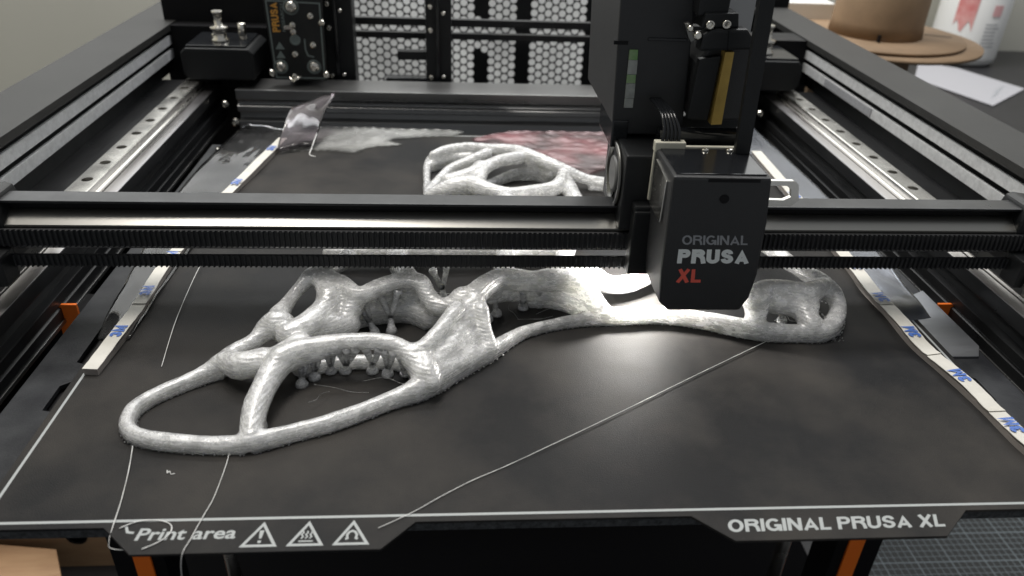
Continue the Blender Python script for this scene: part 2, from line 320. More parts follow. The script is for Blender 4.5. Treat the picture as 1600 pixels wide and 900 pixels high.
# ---- centre lines of the print: x, y, z, radius
TUBES=[
[(-107,32,3,3.2),(-120.1,32,2.7,2.8),(-136.4,34.2,2.7,2.8),(-145.6,37.1,2.7,2.8),(-150.2,41.2,2.7,2.7),(-151.9,46.8,2.7,2.6),(-151.3,53.4,2.7,2.6),(-145.1,61.5,2.8,2.6),(-137.9,67.5,3,2.7),(-130.8,73,4,3.2),(-125.1,75.8,6,4.2),(-116.6,70.4,8,5.5),(-108.4,71.8,10,5)],
[(-101.1,70.3,11,5.5),(-104.5,59.6,9,5),(-106.2,48.9,7,4.8),(-106.4,40.5,5,4.5),(-105.6,34.1,3.5,4)],
[(-125.1,75.8,6,4),(-122.5,80.9,7,3.5),(-115.3,86,9,3.3),(-111,91.9,11,5),(-106.3,93.1,13,6.2),(-105.9,93.9,9,5.4)],
[(-108.7,70.9,10,3.6),(-101.6,75,11,4),(-95.4,80.2,12,4.6)],
[(-101.3,87.1,11,5.5),(-94,93.1,12,6),(-88.6,103.9,14,5.5),(-88.9,112,18,5),(-92.8,120.3,19,5)],
[(-90.7,98.5,11,6),(-85.2,108.1,13,5.5)],
[(-94.4,94.2,10,6),(-85.3,96.7,9,6),(-79.1,99.2,8,5)],
[(-107.2,97.9,14,4.4),(-104.6,107.5,15,3),(-101,115.9,17,3),(-97.6,121.4,19,4),(-94.6,123.6,20,4.5),(-87,135,18,4),(-84.4,148,15,4)],
[(-93.5,121.4,19,5),(-84.4,115.8,19,4.2),(-75.4,107.5,17.5,3.8),(-67.6,112.3,18.5,3.8),(-61,116.7,19.5,4),(-54.2,118.4,19.5,4.2),(-49,115.9,19,4),(-46.2,111.7,15,4),(-41.4,107,12,4.5),(-35.6,106.5,13,4.6),(-31.2,109,16,4.8)],
[(-80.6,114,11,5.5),(-71.6,119.4,9,5),(-61.8,121.6,9,5),(-53.2,121.6,9,5),(-47,116.7,8,4.5),(-40.7,111.3,8,4.5)],
[(-81.9,110.4,6,5),(-72.8,114.8,4.5,4.6),(-63.1,116.9,4.5,4.6),(-53.1,116.3,4.5,4.6),(-44.6,109.2,4,4)],
[(-77,108.5,15,4.5),(-79.4,103.5,11,5),(-81.8,99.2,8,4.6)],
[(-54.5,122.2,14,4.2),(-54.5,118.9,8,4.5)],
[(-65.4,116.6,14,4),(-65.6,116.1,9,4)],
[(-100.8,68.9,12,5),(-96.1,73,13,4.5),(-87.1,75.9,14,3.8),(-74.8,77.3,14.5,3.4),(-62.3,77.5,14,3.4),(-55.2,75.4,12,4),(-49.5,70.9,9,5),(-45.8,64.8,6,5),(-44.8,62.6,4,4)],
[(-100.1,71.4,9,4.5),(-94.4,73.5,10.5,4.2),(-87.1,74.8,12,3.6),(-80.9,75.5,13,3)],
[(-96.6,74.4,3,2.4),(-83.4,79,3,2.3),(-69.5,80.6,3,2.3),(-56.5,79.2,3,2.5),(-49.7,73.1,3,3)],
[(-105.4,32.6,3,3.5),(-99.6,34.5,3,3.1),(-89.4,38.8,3,2.9),(-81.7,41.7,3,2.9),(-74,45.9,3,2.9),(-66.1,50.5,3,2.9),(-57.4,56.1,3,3),(-49.1,60.6,4,4),(-43.1,66.1,5,5),(-35.7,72.8,5,4.5),(-27.9,79.5,4.5,3.8),(-19.8,86.5,4,3.3),(-9.7,97.4,3,2.6),(-3.2,102.6,2.8,2.3),(8.1,107.7,2.8,2.3),(20,111,3,2.5),(30.4,112.9,3.5,3.2),(42.2,113.7,4,3.6),(52.8,114.7,4,3.4),(64.4,113.6,4,3.3),(78.2,109.8,4,3.3),(91.2,104.2,4.2,3.6),(104.4,100,4.2,3.5),(117.3,99.2,4,3.3),(128.7,99.6,4,3.6),(136.8,105.4,5,4),(142,113.6,7,4),(142.3,122.4,10,4.5),(138.3,129.7,12,4.5),(133.2,137.2,13,4),(130.1,145.5,13,4)],
[(-43.2,69.8,6,5.5),(-36.5,80.7,7.5,6),(-31.2,93.9,10,6),(-28.2,103.8,14,5.5)],
[(-35.7,77.3,5.5,5),(-27.8,88.1,6.5,5),(-25.2,98.1,9.5,5),(-25.7,105.3,15,5)],
[(-52.1,74.2,11,4),(-46.5,75.1,12.5,3.8),(-39.6,84.3,15.5,3.6),(-33.4,97,17,3.8)],
[(-46.5,73.4,11.5,3.4),(-44.8,66.8,9.5,3.4),(-43,61.5,6,3.6)],
[(-19,85.5,5,3.2),(-21.6,92.2,10.5,3),(-23.1,99.3,15.5,3.4)],
[(-26.2,109.2,16.5,5.5),(-18.8,119.7,16.5,5),(-11.4,124.9,16.5,5),(0.2,124.1,15,5),(10.7,125.9,15,5.5),(18.1,125.9,14,5.5),(24.4,122.3,11,5.5),(29,116,8,5),(33.3,113.7,5,4)],
[(-18.7,120,10,4),(-8,127.3,7,4),(7.2,129.4,5,4.3),(18.6,124.9,6,4.3),(26.7,118.1,5,4)],
[(16,133,14,5),(30.3,135.9,11,5),(37.9,133.9,8,4.5),(49.4,136.8,7,4.5),(62.1,145.7,8,4.5),(71.6,158.9,8,4)],
[(100.1,109.5,13,6),(106.6,116.3,14,6),(116.1,117.4,14,5.5),(124.9,116.2,13,5.5),(137.4,123.7,12,4.5)],
[(101,109.5,11,5.5),(99.8,104.5,6,4.5)],
[(109.9,112.8,11,5.5),(116.7,111.1,10,4.5),(122.4,108.3,9,5),(123.9,101.3,6,5)],
[(116.1,115.6,11,5.5),(124.9,115,11,5)],
[(127.8,113.3,10,4),(125.1,105,7,4),(129.2,101.7,4,4)],
[(-54.4,121.6,17,5),(-62.2,150.6,13,5),(-57.7,181.7,12,5),(-41.9,215.5,12,5)],
[(-12.6,128.7,15,4.5),(-8.7,160.9,12,5),(-4.1,194,12,5),(-5.9,223.2,12,5)],
[(13,132.3,13,4.5),(24.3,172.1,10,4.5),(35,213.3,9,4.5),(35,232.7,9,4)],
[(131,147.4,12,4),(126.7,175.2,9,4),(105.2,208.3,8,4),(76.5,245.8,7,3.5),(58.5,264.9,5,3)],
[(-94.6,163.6,8,5),(-69.6,165.2,8,5),(-37.9,165.5,8,5),(-5.7,165.8,8,5),(20.2,164.7,8,4)],
[(-50.9,249,3,2.5),(-52.1,271.7,3,2.3),(-52.4,294.9,4,2.6),(-48.4,301,7,3.2)],
[(-48.3,296.9,9,3.2),(-39.3,302.3,11,3.5),(-24.6,305,12,3.5),(-11.2,296.5,14,3.5),(1.8,292,15,4),(9.5,285.5,15,4.5),(21.2,277.7,13,4.5),(31.8,270.2,11,4.5),(40.5,267.4,8,3.8),(48.5,266.3,6,3.2),(58.5,264.9,5,3)],
[(-50.7,292.8,4,3),(-39.3,300.9,4.5,4.5),(-22.5,302.2,6,4.5)],
[(-49.6,253.8,3,3),(-39,277.3,6,3.5),(-27,282.7,10,3.8),(-14.7,289.8,13,4)],
[(-49.2,241.7,5,4),(-38.7,243.5,8,6),(-25.5,243.4,11,6.5),(-15.7,234.3,11,5.5),(-1.8,231,11,4.2),(13.5,236,11,4.2),(25.5,242.9,11,4.5),(31.3,259.8,11,4)],
[(-38.8,255,8,5),(-23.4,258.8,12,5),(-19.3,266.8,13,4.5)],
[(-19.7,251.3,11,4),(-16.7,264.7,13,4),(-7.2,275.3,14,4),(5.2,281.2,14,4.5)],
[(-14.5,263.6,3,2.8),(-4.9,275.1,3,3),(3.9,280.3,4,3.2),(17.8,280.4,5,3.6),(25.8,271.9,6,3.8)],
[(32.1,264.7,9,4),(33.7,252.1,8,4.5),(34.9,231.3,8,5)],
[(17.7,282,10,4.5),(13,282.9,7,4.5)],
]
SUPPORTS=[
((-94.1,68.4),[(-95.1,72,8.5),(-92.2,73.7,8.5)]),
((-89.9,72.9),[(-90.5,73.2,9.5),(-87.6,74.8,9.5)]),
((-84.1,77),[(-84.4,72.9,11.5),(-81.8,73.7,11.5)]),
((-78.3,77),[(-80.3,74.3,12),(-76.5,73.8,12),(-73.1,74.2,12)]),
((-67.5,76.8),[(-69.2,74.9,11.5),(-64.2,74.9,11.5)]),
((-61.2,74.6),[(-62.2,74.3,11),(-58.3,73.3,11)]),
((-54,75),[(-55.8,72.1,10)]),
((-69.2,104.2),[(-76.9,109.1,14),(-73.1,110.1,14)]),
((-61.9,106.1),[(-67.3,112.8,15),(-59.1,113.9,15)]),
((-19.5,115.3),[(-24,114.5,12)]),
((-15.3,119.6),[(-17,118.3,11)]),
((-2.8,125.1),[(-3.3,123.9,9)]),
((4.9,127.3),[(4.3,126.2,9)]),
((-39.7,133.1),[(-44.5,132.2,15),(-37.9,138.3,15)]),
((116.4,113.1),[(113.8,111,8)]),
]
# ================================================================ the setting
struct(box('wall', -2200, 2200, 1120, 1150, -900, 1600, WALLM))
struct(box('side_wall', -1250, -1220, -900, 1120, -900, 1600, WALLM))
struct(box('desk', 300, 2000, 640, 1118, -125, -100, DESKM))
struct(box('table', -900, 1400, -500, 1000, -360, -330, DESKM))

# ================================================================ printer frame
FR = thing('printer_frame', 'black open printer frame with steel guide rails and toothed belts around the bed', 'printer frame')
def rail_mesh():
    bm = bmesh.new()
    aprism(bm, [(-6, 0), (-6, 2.2), (-4.9, 3), (-4.9, 4.6), (-6, 5.4), (-6, 7.5), (-5.5, 8), (5.5, 8), (6, 7.5), (6, 5.4), (4.9, 4.6), (4.9, 3), (6, 2.2), (6, 0)], -60, 436, 'y')
    me = bpy.data.meshes.new('r'); bm.to_mesh(me); bm.free(); a = bpy.data.objects.new('r', me); COL.objects.link(a)
    bm = bmesh.new()
    for i in range(20): alathe(bm, [(3, -4), (3, 6)], (0, 427.8 - 25 * i, 8), 'z', 20)
    bmesh.ops.recalc_face_normals(bm, faces=bm.faces[:])
    me2 = bpy.data.meshes.new('c'); bm.to_mesh(me2); bm.free(); b = bpy.data.objects.new('c', me2); COL.objects.link(b)
    md = a.modifiers.new('b', 'BOOLEAN'); md.object = b; md.solver = 'EXACT'
    dg = bpy.context.evaluated_depsgraph_get(); out = bpy.data.meshes.new_from_object(a.evaluated_get(dg))
    bpy.data.objects.remove(a); bpy.data.objects.remove(b); out.name = 'linear_rail'; return out
RAILM = rail_mesh()
RAILM.materials.append(STEEL)
def belt_y(name, x, z0, z1, s, parent):
    bm = bmesh.new(); abox(bm, x - .5, x + .5, -60, 470, z0, z1)
    y = -58
    while y < 468:
        abox(bm, x + .5 * s, x + 1.6 * s, y, y + 1.05, z0, z1); y += 2.1
    return fin(name, bm, RUBB, parent)
SCR = {}
for s in (-1, 1):
    X = lambda a, b: (min(a * s, b * s), max(a * s, b * s))
    prism('top_cover', [(260.6 * s, 45), (262 * s, 45), (262 * s, 48.6), (296 * s, 48.6), (296 * s, 10), (297.5 * s, 10), (297.5 * s, 50), (260.6 * s, 50)], -60, 612, BLKM, FR, 'y', .25)
    box('side_wall', *X(268, 272), -60, 480, 11, 48.5, BLK, FR)
    prism('side_extrusion', [(271.5 * s, 10.9), (220.5 * s, 10.9), (220.5 * s, 3.5), (225.5 * s, 3.5), (225.5 * s, -5), (220.5 * s, -5), (220.5 * s, -10), (222 * s, -11), (220.5 * s, -12), (220.5 * s, -19), (271.5 * s, -19)], -60, 452, ALUD, FR, 'y', .3)
    box('bright_ledge', *X(220.6, 228), -60, 440, 10.95, 11.5, ALU, FR, .15)
    box('groove_line', *X(219.9, 220.6), -60, 450, -19.6, -17.5, ALUG, FR, .2)
    o = link('linear_rail', RAILM, None, FR); o.location = (234.5 * s * S, 0, 11 * S)
    for i in range(20):
        if i == 0 and s < 0: BOLT = lathe('dark_bolt_disc', [(2.7, 0), (2.7, .8), (1.5, .9), (1.3, .2)], (0, 0, 4.1), BLKD, o, 'z', 14); c_ = BOLT  # dark bolt discs, put in to darken the bright steel holes
        else: c_ = BOLT.copy(); COL.objects.link(c_); c_.parent = o
        c_.location = (0, (427.8 - 25 * i) * S, 0)
    belt_y('upper_belt', 262 * s, 34.8, 41.5, s, FR)
    belt_y('lower_belt', 262 * s, 24.2, 31, s, FR)
    box('skirt', *X(252, 256), -60, 452, -70, -19, BLKD, FR)
    # corner with pulleys
    prism('corner_block', [(188 * s, 20), (186 * s, 40), (190 * s, 43.5), (236 * s, 43.5), (240 * s, 40), (240 * s, 24), (236 * s, 20)], 421, 470, BLK, FR, 'y', 1.2)
    box('corner_plate', *X(192, 236), 424, 468, 43.5, 45.2, BLKG, FR, .5)
    pu = lathe('pulley', [(6.5, 0), (6.5, 1.5), (5, 2), (5, 8.5), (6.5, 9), (6.5, 10.5), (3, 11), (3, 20), (3.8, 20.2), (3.8, 22)], (214 * s, 440, 45.2), SCREW, FR)
    lathe('bearing', [(3.2, 0), (3.2, 11), (2, 12)], (199 * s, 448, 45.2), SCREW, FR)
    screw('screw', (222 * s, 455, 45.2), 3, 2.4, SCREW, FR)
    box('rear_post', *X(186, 268), 470, 500, -330, 49, BLKD, FR)
    screw('screw', (212 * s, 419.5, 2), 3, 2.4, SCREW, FR, 'y', -1)
    screw('screw', (206 * s, 419.5, -12), 3.4, 3, SCREW, FR, 'y', -1)
# rear crossbar of extruded aluminium
RX = prism('rear_extrusion', [(418, 14), (418, 6), (420.5, 5), (420.5, 2), (418, 1), (418, -3.5), (424, -4.5), (424, -9.5), (418, -10.5), (418, -22), (450, -22), (450, 14)], -203, 203, ALUG, FR, 'x', .7)
box('rear_bed_trim', -185, 185, 402, 412, -30, -25, BLKD, FR, .5)
box('rear_lower_panel', -268, 268, 500, 504, -330, -22, VOID, FR)
# perforated rear panel: hexagon holes
def hex_panel():
    bm = bmesh.new(); p = 8.1; R = p / math.sqrt(3); cols = 46; rows = 17; x0 = -160
    for c in range(cols):
        for r_ in range(rows):
            cx = x0 + c * p * .866; cz = -48 + r_ * p + (p / 2 if c % 2 else 0)
            if (20 < c < 23) or (c in (27, 28) and r_ < 14) or (36 < c): 
                if c in (21, 22) and r_ in (6, 7, 8, 9) or False: pass
                else:
                    q = [bm.verts.new(Vector((cx + R * math.cos(k * math.pi / 3), 620, cz + R * math.sin(k * math.pi / 3))) * S) for k in range(6)]
                    bm.faces.new(q); continue
            o_ = [Vector((cx + R * math.cos(k * math.pi / 3), 620, cz + R * math.sin(k * math.pi / 3))) * S for k in range(6)]
            n_ = 12; hr = p * .445
            inn = [Vector((cx + hr * math.cos(k * math.pi / 6), 620, cz + hr * math.sin(k * math.pi / 6))) * S for k in range(12)]
            ov = []
            for k in range(6): ov += [o_[k], (o_[k] + o_[(k + 1) % 6]) / 2]
            a = [bm.verts.new(v) for v in ov]; b = [bm.verts.new(v) for v in inn]; c_ = [bm.verts.new(v + Vector((0, 1.2 * S, 0))) for v in inn]
            for k in range(12):
                j = (k + 1) % 12; bm.faces.new((a[k], a[j], b[j], b[k])); bm.faces.new((b[k], b[j], c_[j], c_[k]))
    bmesh.ops.remove_doubles(bm, verts=bm.verts[:], dist=1e-5)
    return fin('perforated_panel', bm, BLK, FR)
hex_panel()
box('panel_frame', -300, -156, 617, 624, -330, 62, BLKD, FR)
box('panel_frame', 132, 300, 617, 624, -330, 62, BLKD, FR)
for z0, z1 in ((47.5, 53.5), (37, 42)): box('cross_bar', -125, 190, 498, 504, z0, z1, BLK, FR, .6)
# tool docks: dark posts with screws
for x0, x1 in ((-139, -116), (-58.5, -38)):
    P = box('dock_post', x0, x1, 462, 482, 2, 150, BLK, FR, 1)
    box('post_rib', x0 + 8, x0 + 11, 458, 462.2, 4, 150, BLKG, P, .6)
    box('post_foot', x0 - 3, x1 + 3, 456, 470, -2, 8, BLK, P, 1)
    for zz in (14, 52, 70): screw('screw', (x0 + 4, 462, zz), 2.2, 2, SCREW, P, 'y', -1)
    for zz in (16, 66): screw('screw', (x0 + 14, 458, zz), 1.8, 1.6, SCREW, P, 'y', -1)
box('dock_shelf', -82, -58, 470, 478, 26, 33, BLK, FR, .6)
box('dock_latch', -92, -58, 462, 474, 8, 13, BLKG, FR, 1)
box('dock_back', -270, -139, 486, 490, -20, 78, BLKD, FR)
# label on the right lower belt
lb = box('belt_label', 260.9, 261.4, 343, 423, 24.6, 30.8, PAPER, FR)
for k in range(3):
    for j in range(11):
        box('label_print', 260.75, 260.9, 345.5 + j * 7, 345.5 + j * 7 + random.uniform(4.5, 6), 25.4 + k * 1.8, 26.5 + k * 1.8, GREYI, lb)
# orange striped uprights, rods and floor inside
for s in (-1, 1):
    X = lambda a, b: (min(a * s, b * s), max(a * s, b * s))
    U = box('front_upright', *X(206, 236), 146, 170, -330, -19, BLKD, FR, .6)
    box('orange_stripe', *X(213.5, 223.5), 144.6, 146.2, -330, -10, ORANGE, U, .3)
    lathe('lift_rod', [(4, -330), (4, -12)], (160 * s, 128, 0), STEEL, FR, 'z', 16)
box('floor_pan', -262, 262, -60, 500, -329, -325, VOID, FR)

# ================================================================ heated bed and print sheet
HB = thing('heated_bed', 'black heated bed with speckled insulation under the print sheet', 'heated bed')
box('insulation', -181, 181, -.8, 362, -6.5, -1.05, FOAM, HB, .8)
box('bed_carrier', -140, 140, 30, 330, -24, -6.55, BLKD, HB, 1)
for s in (-1, 1):
    box('side_seal', *sorted((181.2 * s, 182.8 * s)), -.5, 362, -9, -1.1, BLKD, HB)
    poly = [(183.5, 20), (183.5, 60), (191, 62), (191, 77), (186, 81), (186, 91), (191, 93), (191, 119), (184, 121), (184, 352), (205, 352), (205.5, 24), (192, 20)]
    pl = prism('side_plate', [(x * s, y) for x, y in poly], -8, -6, BEDP, HB, 'z', .2)
    box('plate_underside', *(sorted((183.5 * s, 192 * s))), 58, 122, -10, -9, BLKD, pl)
    for yy in (250, 340):
        screw('screw', (197 * s, yy, -6), 2.6, 2.4, SCREW, pl)
        box('slot', *(sorted((188 * s, 192.5 * s))), yy - 30, yy - 8, -6.02, -5.9, BLKD, pl)
    if s > 0: prism('brushed_bracket', [(186, 92), (201, 92), (206, 100), (206, 150), (188, 140)], -5.9, -4.9, ALUF, HB, 'z', .2)
SH = thing('print_sheet', 'dark coated steel print sheet with warning triangles and pale border line', 'print sheet')
poly = [(-183, -2.6), (-142.5, -2.6), (-131, -13.3), (-56.6, -13.3), (-46.4, -2.7), (43, -2.7), (54.6, -13.3), (124.5, -13.3), (137, -2.6), (183, -2.6), (183, 363), (-183, 363)]
prism('plate', poly, -1, 0, SHEET, SH, 'z', .12)
strip('border_line', [(-180, 0), (180, 0), (180, 360), (-180, 360)], 1.0, .06, SHEETL, SH, True)
glyphs('lettering', 'ORIGINAL PRUSA XL', [(53.4, -9.8, .06), (126, -9.4, .06), (54.4, -4.6, .06), (128, -4.2, .06)], SHEETL, SH, .19)
text('lettering', 'Print area', [(-131.5, -8, .06), (-101.5, -8, .06), (-131, -3.2, .06), (-101.2, -3.2, .06)], SHEETL, SH, .018)
strip('corner_mark', [(-135.8, -2.2), (-134.6, -4.6), (-132.6, -4.9)], .8, .06, SHEETL, SH)
for k, cx in enumerate((-93.8, -79.8, -65.9)):
    T = strip('warning_triangle', [(cx - 4.9, -11), (cx + 4.9, -11), (cx, -2.4)], .9, .06, SHEETL, SH, True)
    if k == 0:
        prism('exclamation_stroke', [(cx - .7, -5), (cx + .7, -5), (cx + .35, -8.2), (cx - .35, -8.2)], .03, .07, SHEETL, T, 'z'); prism('exclamation_dot', [(cx - .5, -9.9), (cx + .5, -9.9), (cx + .5, -9), (cx - .5, -9)], .03, .07, SHEETL, T, 'z')
    elif k == 1:
        for j in (-1.3, 0, 1.3): strip('heat_wave', [(cx + j - .3, -8.6), (cx + j + .3, -7.8), (cx + j - .3, -7), (cx + j + .3, -6.2), (cx + j, -5.6)], .45, .06, SHEETL, T)
        strip('heat_base', [(cx - 2.2, -9.6), (cx + 2.2, -9.6)], .5, .06, SHEETL, T)
    else:
        strip('magnet', [(cx - 1.9, -9.2), (cx - 1.3, -8.8), (cx - 1.5, -7.4), (cx - .9, -6.3), (cx, -5.9), (cx + .9, -6.3), (cx + 1.5, -7.4), (cx + 1.3, -8.8), (cx + 1.9, -9.2)], .75, .06, SHEETL, T)

# ================================================================ the print itself
PR = thing('printed_part', 'frosted translucent bone-like lattice print lying on the dark sheet', 'print')
bm = bmesh.new()
for t in TUBES:
    pts = smoothpath(t, 4)
    atube(bm, [p[:3] for p in pts], [p[3] + .12 for p in pts], 12)
    run = []                                           # struts that touch the sheet get straight walls down to it
    for p in pts + [None]:
        if p and p[2] < 6.2: run.append(p)
        else:
            if len(run) > 1: atube(bm, [(q[0], q[1], q[2] * .2) for q in run], [q[3] + .1 for q in run], 12)
            run = []
    for p in (pts[0], pts[-1]): asphere(bm, p[:3], p[3] + .12)
bmesh.ops.recalc_face_normals(bm, faces=bm.faces[:])
me = bpy.data.meshes.new('b'); bm.to_mesh(me); bm.free(); tmp = bpy.data.objects.new('b', me); COL.objects.link(tmp)
md = tmp.modifiers.new('r', 'REMESH'); md.mode = 'VOXEL'; md.voxel_size = .0007
md = tmp.modifiers.new('s', 'SMOOTH'); md.factor = .5; md.iterations = 10
dg = bpy.context.evaluated_depsgraph_get(); body = bpy.data.meshes.new_from_object(tmp.evaluated_get(dg)); bpy.data.objects.remove(tmp)
from mathutils import noise as nz
import numpy as np
nv = len(body.vertices); co = np.empty(nv * 3, np.float32); nn = np.empty(nv * 3, np.float32)
body.vertices.foreach_get('co', co); body.vertices.foreach_get('normal', nn); co = co.reshape(-1, 3); nn = nn.reshape(-1, 3)
hz = co[:, 2].copy(); co[:, 2] = np.where(hz < 0, .00004, np.where(hz > .0212, .0212 + (hz - .0212) * .12, hz))
kk = np.array([nz.noise(Vector(c) * 300) * .0001 + nz.noise(Vector(c) * 80) * .0004 for c in co.tolist()], np.float32)
co += nn * np.where(co[:, 2] > .0003, kk, 0)[:, None]
body.vertices.foreach_set('co', co.ravel()); body.update()
body.name = 'body'; body.materials.clear(); link('body', body, PETG, PR, True)
for (bx, by), tops in SUPPORTS:
    bm = bmesh.new(); cx = sum(t[0] for t in tops) / len(tops); cy = sum(t[1] for t in tops) / len(tops); h = tops[0][2]
    fk = (bx + (cx - bx) * .35, by + (cy - by) * .35, h * .38)
    atube(bm, smoothpath([(bx, by, 0), (bx, by, 1.6), (bx + (fk[0] - bx) * .5, by + (fk[1] - by) * .5, h * .24), fk], 3), [2.7, 2.65, 2.5, 2.25, 1.9, 1.65, 1.45, 1.3, 1.25, 1.25], 10)
    for t in tops: atube(bm, smoothpath([fk, ((fk[0] + t[0]) / 2 + .1, (fk[1] + t[1]) / 2, (fk[2] + t[2]) / 2), (t[0], t[1], t[2] + 1.5)], 3), [1.35, 1.3, 1.25, 1.3, 1.4, 1.7, 2.1], 8)
    o = fin('support_column', bm, PETG, PR, True)
# fine wisps of stringing across the openings
rw = random.Random(11)
for x, y in ((-78, 62), (-86, 58), (-60, 66), (-8, 118), (2, 112), (-38, 134), (-46, 138), (-52, 142), (-30, 136), (10, 120), (118, 112)):
    a = rw.uniform(0, 6.28); L = rw.uniform(6, 13); pts = [(x + math.cos(a) * L * k + rw.uniform(-1.5, 1.5), y + math.sin(a) * L * .5 * k + rw.uniform(-1.5, 1.5), max(.3, 3 + 3 * k * rw.uniform(-.6, 1))) for k in (-1, -.4, .3, 1)]
    tube('wisp', pts, .1, PETG, PR, 6, 5)
# ragged first-layer edge
bm = bmesh.new()
for ti, (a, b) in ((0, (0, 9)), (17, (0, 30))):
    pts = smoothpath(TUBES[ti][a:b + 1], 9)
    for i in range(len(pts) - 1):
        p, q = Vector(pts[i][:2]), Vector(pts[i + 1][:2]); d = (q - p); L = d.length; d.normalize(); n = Vector((-d.y, d.x))
        for k in range(max(1, int(L / 1.1))):
            for sgn in (-1, 1):
                if random.random() < .75:
                    c = p + d * (L * random.random()) + n * sgn * (pts[i][3] + random.uniform(-.15, .35))
                    r_ = random.uniform(.3, .65); ablob(bm, (c.x, c.y, r_ * .6), r_)
for k in range(60):
    c = (random.uniform(133, 141), random.uniform(96, 112)); ablob(bm, (*c, .2), random.uniform(.2, .4))
o = fin('brim', bm, PETG, PR, True); o['kind'] = 'stuff'

# ================================================================ gantry across the bed
GX = thing('x_gantry', 'dark crossbeam with silver guide rail and two ribbed belts spanning the bed', 'gantry')
prism('beam', [(130, 31.8), (130, 51.3), (135.4, 51.3), (135.4, 44), (152, 43), (152, 31.8)], -222, 222, BLKD, GX, 'x', .2)
box('top_lip', -222, 222, 125.2, 135.4, 51.2, 52.4, ALUD, GX, .3)
box('lower_lip', -222, 222, 123, 131, 31.7, 33.6, ALUG, GX, .3)
prism('guide_rail', [(122, 35.5), (122, 43), (128.6, 47.2), (130.2, 47.2), (130.2, 35.5)], -221, 221, BAND, GX, 'x', .1)
def belt_x(z0, z1):
    bm = bmesh.new(); abox(bm, -240, 240, 119.9, 120.9, z0, z1); x = -239
    prof = [(0, 0), (.12, -.9), (.35, -1.25), (.65, -1.25), (.88, -.9), (1.0, 0)]
    while x < 238:
        aprism(bm, [(x + a, 119.9 + b) for a, b in prof], z0, z1, 'z'); x += 2.2
    return fin('ribbed_belt', bm, RUB, GX)
belt_x(34.4, 41.9); belt_x(24.9, 30.3)
for s in (-1, 1):
    X = lambda a, b: (min(a * s, b * s), max(a * s, b * s))
    E_ = prism('end_block', [(219.5 * s, 26), (220 * s, 48), (222 * s, 54), (225 * s, 55), (248 * s, 52), (250 * s, 26)], 121.5, 140, BLK, GX, 'y', 1)
    box('carriage', *X(222.5, 246.5), 108, 166, 17.5, 25.9, STEELD, GX, .8)
    box('end_plate', *X(219, 252), 110, 121, 20, 33.5, BLK, E_, .8)
    screw('screw', (235 * s, 121.5, 44), 3, 2.4, SCREW, E_, 'y', -1)

# ================================================================ print head
PH = thing('printing_tool', 'black print head with lettered front cover riding on the crossbeam', 'print head')
cpoly = [(46.7, 82.7), (84.3, 82.4), (86.2, 64), (87, 41), (85.8, 30.2), (82.8, 23.9), (52.7, 23.9), (48.4, 28.1), (47.4, 43), (47, 66)]
CV = prism('front_cover', cpoly, 85, 116, COVER, PH, 'y', 1.2)
box('cover_top', 48.3, 83, 87.2, 114, 82.5, 83.1, BLKG, CV, .2)
box('cover_slot', 60, 80, 84.95, 86.5, 80.6, 82, BLKD, CV)
lathe('screw_hole', [(1.8, 0), (1.8, .4), (1.2, .4)], (67.4, 84.6, 73.9), BLKD, CV, 'y', 16)
prism('side_reflection_plate', [(93, 60), (92, 78), (110, 80), (111, 60)], 46.1, 46.9, STEEL, CV, 'x', .2)  # bright plate standing in for a reflection on the glossy cover side
glyphs('lettering', 'ORIGINAL', [(54, 84.9, 54.4), (80.2, 84.9, 54.4), (53.6, 84.9, 58.5), (79.6, 84.9, 58.5)], GREYI, CV, .17)
glyphs('lettering', 'PRUSA', [(53.2, 84.9, 46.1), (82.4, 84.9, 46.1), (53, 84.9, 52.4), (81.4, 84.9, 52.4)], WHITEI, CV, .26)
glyphs('lettering', 'XL', [(53.9, 84.9, 37.4), (64.2, 84.9, 37.4), (54.2, 84.9, 43.5), (63.4, 84.9, 43.5)], REDI, CV, .22)
box('carriage', 40.5, 95, 111, 118.2, 26, 56, BLK, PH, 1)
box('carriage_back', 40.5, 95, 152.5, 160, 30, 84, BLK, PH, 1)
box('carriage_bridge', 40.5, 95, 112, 160, 53, 58, BLK, PH, 1)
# tall tool body behind the beam
TW = prism('tool_body', [(30.5, 150), (33, 84), (36, 79.5), (61, 79.5), (64, 84), (62.3, 118), (61, 150)], 140, 212, COVER, PH, 'y', .8)
box('body_groove', 30.2, 36, 139.7, 141, 117.5, 119, BLKD, TW)
box('body_ledge', 44, 60, 139.2, 141, 119.5, 120.5, BLKG, TW, .2)
for k, (z1, z0, wd, mt) in enumerate(((115.6, 111.6, 3.5, GREEN), (111.5, 105.6, 3.7, GREYW), (105.5, 102, 3.5, GREEN), (101.9, 95.6, 3.6, GREYW), (95.5, 91.5, 3.4, GREYW))):
    prism('status_window', [(36.9 + (115.6 - z1) * .012, z1), (36.9 + wd + (115.6 - z1) * .03, z1), (36.9 + wd + (115.6 - z0) * .03, z0), (36.9 + (115.6 - z0) * .012, z0)], 139.2 + .05 * (k % 2), 140.2, mt, TW, 'y', .1)
box('lower_frame', 33, 40, 139, 170, 74, 86, BLKG, PH, .6)
FB = box('fan_housing', 36, 54, 118, 160, 44, 78, BLK, PH, 1)
lathe('fan_ring', [(14.5, 0), (14.5, -1.4), (12.6, -1.4), (12.4, .1)], (36, 136, 63), STEELD, FB, 'x', 32)
lathe('fan_hub', [(8, 0), (8, -1.2), (6.5, -1.6)], (36, 136, 63), M('grey_hub', (.16, .16, .16), .4), FB, 'x', 24)
